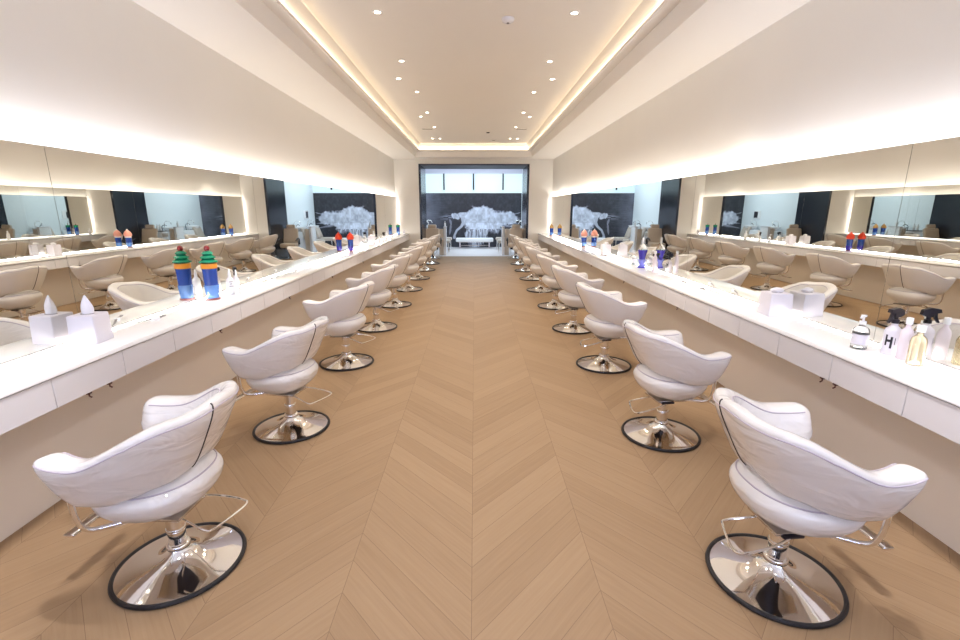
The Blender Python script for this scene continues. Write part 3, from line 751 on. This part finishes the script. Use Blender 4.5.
def wash_unit(x, y, s, label, group):
    """s=+1: the basin is on the +X side of the seat"""
    t = thing('shampoo_station', label, 'wash station', (x, y, 0), 0 if s > 0 else PI, group)
    MB().bbox(.22, .62, -.26, .26, 0, .78, .03, 3).build('pedestal', WHITEGLOSS, t)
    bs = MB().lathe([(.10, .79), (.20, .84), (.245, .93), (.235, .935), (.19, .87), (.05, .83), (.001, .829)], 36, c=(.40, 0, 0), cap1=False).build('basin', WHITEGLOSS, t)
    MB().tube(spline([(.58, 0, .78), (.60, 0, 1.02), (.52, 0, 1.14), (.38, 0, 1.12), (.34, 0, 1.03)], 6), .012, 10).build('faucet', CHROME, t)
    MB().tube(spline([(.56, .16, .78), (.58, .17, .95), (.50, .14, 1.02), (.44, .10, .98)], 6), .010, 8).build('hand_shower', BLACK, t)
    MB().bbox(-.42, .12, -.25, .25, .36, .48, .05, 4).build('seat', TAUPE, t)
    bk = MB().bbox(-.05, .05, -.25, .25, 0, .46, .045, 4).build('backrest', TAUPE, t); bk.location = (.12, 0, .46); bk.rotation_euler = (0, .35, 0)
    for yy in (-.2, .2):
        MB().tube([(-.36, yy, .37), (-.38, yy, .01)], .015, 8).build('leg', CHROME, t); MB().tube([(.08, yy, .37), (.06, yy, .01)], .015, 8).build('leg', CHROME, t)
    return t
for s, sd in ((-1, 'left'), (1, 'right')):
    xx = -1.32 if s < 0 else 1.26
    wash_unit(xx, 17.35, s, f'white basin with taupe seat, nearer of two on the {sd} of the back room', 'shampoo stations in the back room')
    wash_unit(xx, 18.75, s, f'white basin with taupe seat, farther of two on the {sd} of the back room', 'shampoo stations in the back room')
for s, x, sd in ((-1, -1.03, 'left'), (1, 1.0, 'right')):
    t = thing('partition_screen', f'low white partition at the {sd} entrance of the back room', 'partition', (x, 16.5, 0), 0, 'low partitions in the back room')
    MB().bbox(-.04, .04, 0, .45, 0, .95, .006).build('panel', WHITEGLOSS, t)
    o = MB().bbox(-.05, .05, -.012, .46, .95, .975, .004).build('cap_rail', LACQUER, t)
    MB().bbox(*sorted((s * .05, s * .20)), .0, .05, 0, .90, .006).build('side_post', TAN, t)
bt = thing('product_bottle', 'small white bottle standing on the left partition of the back room', 'bottle', (-1.03, 16.7, .975))
MB().lathe([(.03, 0), (.032, .004), (.032, .11), (.012, .14), (.012, .17), (.02, .172), (.02, .185)], 20).build('body', WHITEGLOSS, bt)
t = thing('instrument_trolley', 'white trolley with black trays on the left of the back room', 'trolley', (-1.62, 16.55, 0))
MB().bbox(-.2, .2, -.16, .16, .08, .82, .02).build('body', WHITEGLOSS, t)
for z in (.3, .5, .7): MB().bbox(.198, .212, -.15, .15, z - .06, z + .06, .004).build('drawer', TAUPE, t)
MB().bbox(-.21, .21, -.17, .17, .82, .84, .005).build('tray', BLACK, t)
for sx in (-1, 1):
    for sy in (-1, 1): MB().lathe([(.01, 0), (.028, .01), (.028, .05), (.01, .08)], 14, c=(sx * .16, sy * .12, 0)).build('castor', BLACK, t)
for k, (yy, lab) in enumerate(((16.48, 'white bottle on the trolley, nearer one'), (16.62, 'white bottle on the trolley, farther one'))):
    o = thing('product_bottle', lab, 'bottle', (-1.60, yy, .84), 0, 'bottles on the trolley')
    MB().lathe([(.038, 0), (.04, .005), (.04, .15), (.015, .18), (.015, .22)], 20).build('body', WHITEGLOSS, o)
t = thing('wall_screen', 'small black framed screen fixed to the right wall of the back room', 'screen', (BR - .001, 18.9, 1.35))
MB().bbox(-.03, 0, -.22, .22, -.16, .16, .006).build('frame', WHITEGLOSS, t); MB().box(-.033, -.029, -.06, .19, -.12, .12).build('display', BLACK, t)
# bench under the mural
t = thing('upholstered_bench', 'long white bench on slim legs under the mural', 'bench', (0.0, 19.45, 0))
MB().bbox(-.76, .76, -.26, .24, .27, .42, .035, 4).build('seat', WHITEGLOSS, t)
MB().bbox(-.66, .66, -.2, .2, .245, .27, .005).build('seat_frame', STEEL, t)
for x in (-.60, .60):
    for yy in (-.18, .18): MB().bbox(x - .02, x + .02, yy - .02, yy + .02, 0, .246, .004).build('leg', LILAC, t)
MB().bbox(-.6, .6, -.012, .012, .10, .125, .004).build('stretcher', STEEL, t)

# back room light: one wide cool area lamp under the ceiling
area('back_room_light', (XC, 18.1, 3.28), (0, 0, 0), 3.2, 2.6, 70, (.80, .92, 1.0))
for x in (-1.2, 1.1):
    pass

# ------------------------------------------------------------------ world, camera, view
w = bpy.data.worlds.new('World'); S.world = w; w.use_nodes = True
w.node_tree.nodes['Background'].inputs[0].default_value = (.9, .85, .9, 1); w.node_tree.nodes['Background'].inputs[1].default_value = .3
cam = bpy.data.cameras.new('Camera'); co = bpy.data.objects.new('Camera', cam); COL.objects.link(co)
cam.sensor_width = 36; cam.lens = 468 / 960 * 36; cam.clip_start = .05; cam.clip_end = 200
co.location = (0, 0, 1.6); co.rotation_euler = (PI / 2 - .2345, 0, -.01147)
S.camera = co
S.view_settings.view_transform = 'Standard'; S.view_settings.look = 'None'; S.view_settings.gamma = 1; S.view_settings.exposure = 0.53
S.view_settings.use_curve_mapping = False
cy = S.cycles
cy.use_denoising = True; cy.max_bounces = 14; cy.glossy_bounces = 10; cy.diffuse_bounces = 6; cy.transmission_bounces = 8; cy.caustics_reflective = True; cy.caustics_refractive = False
cy.sample_clamp_indirect = 3; cy.blur_glossy = .5
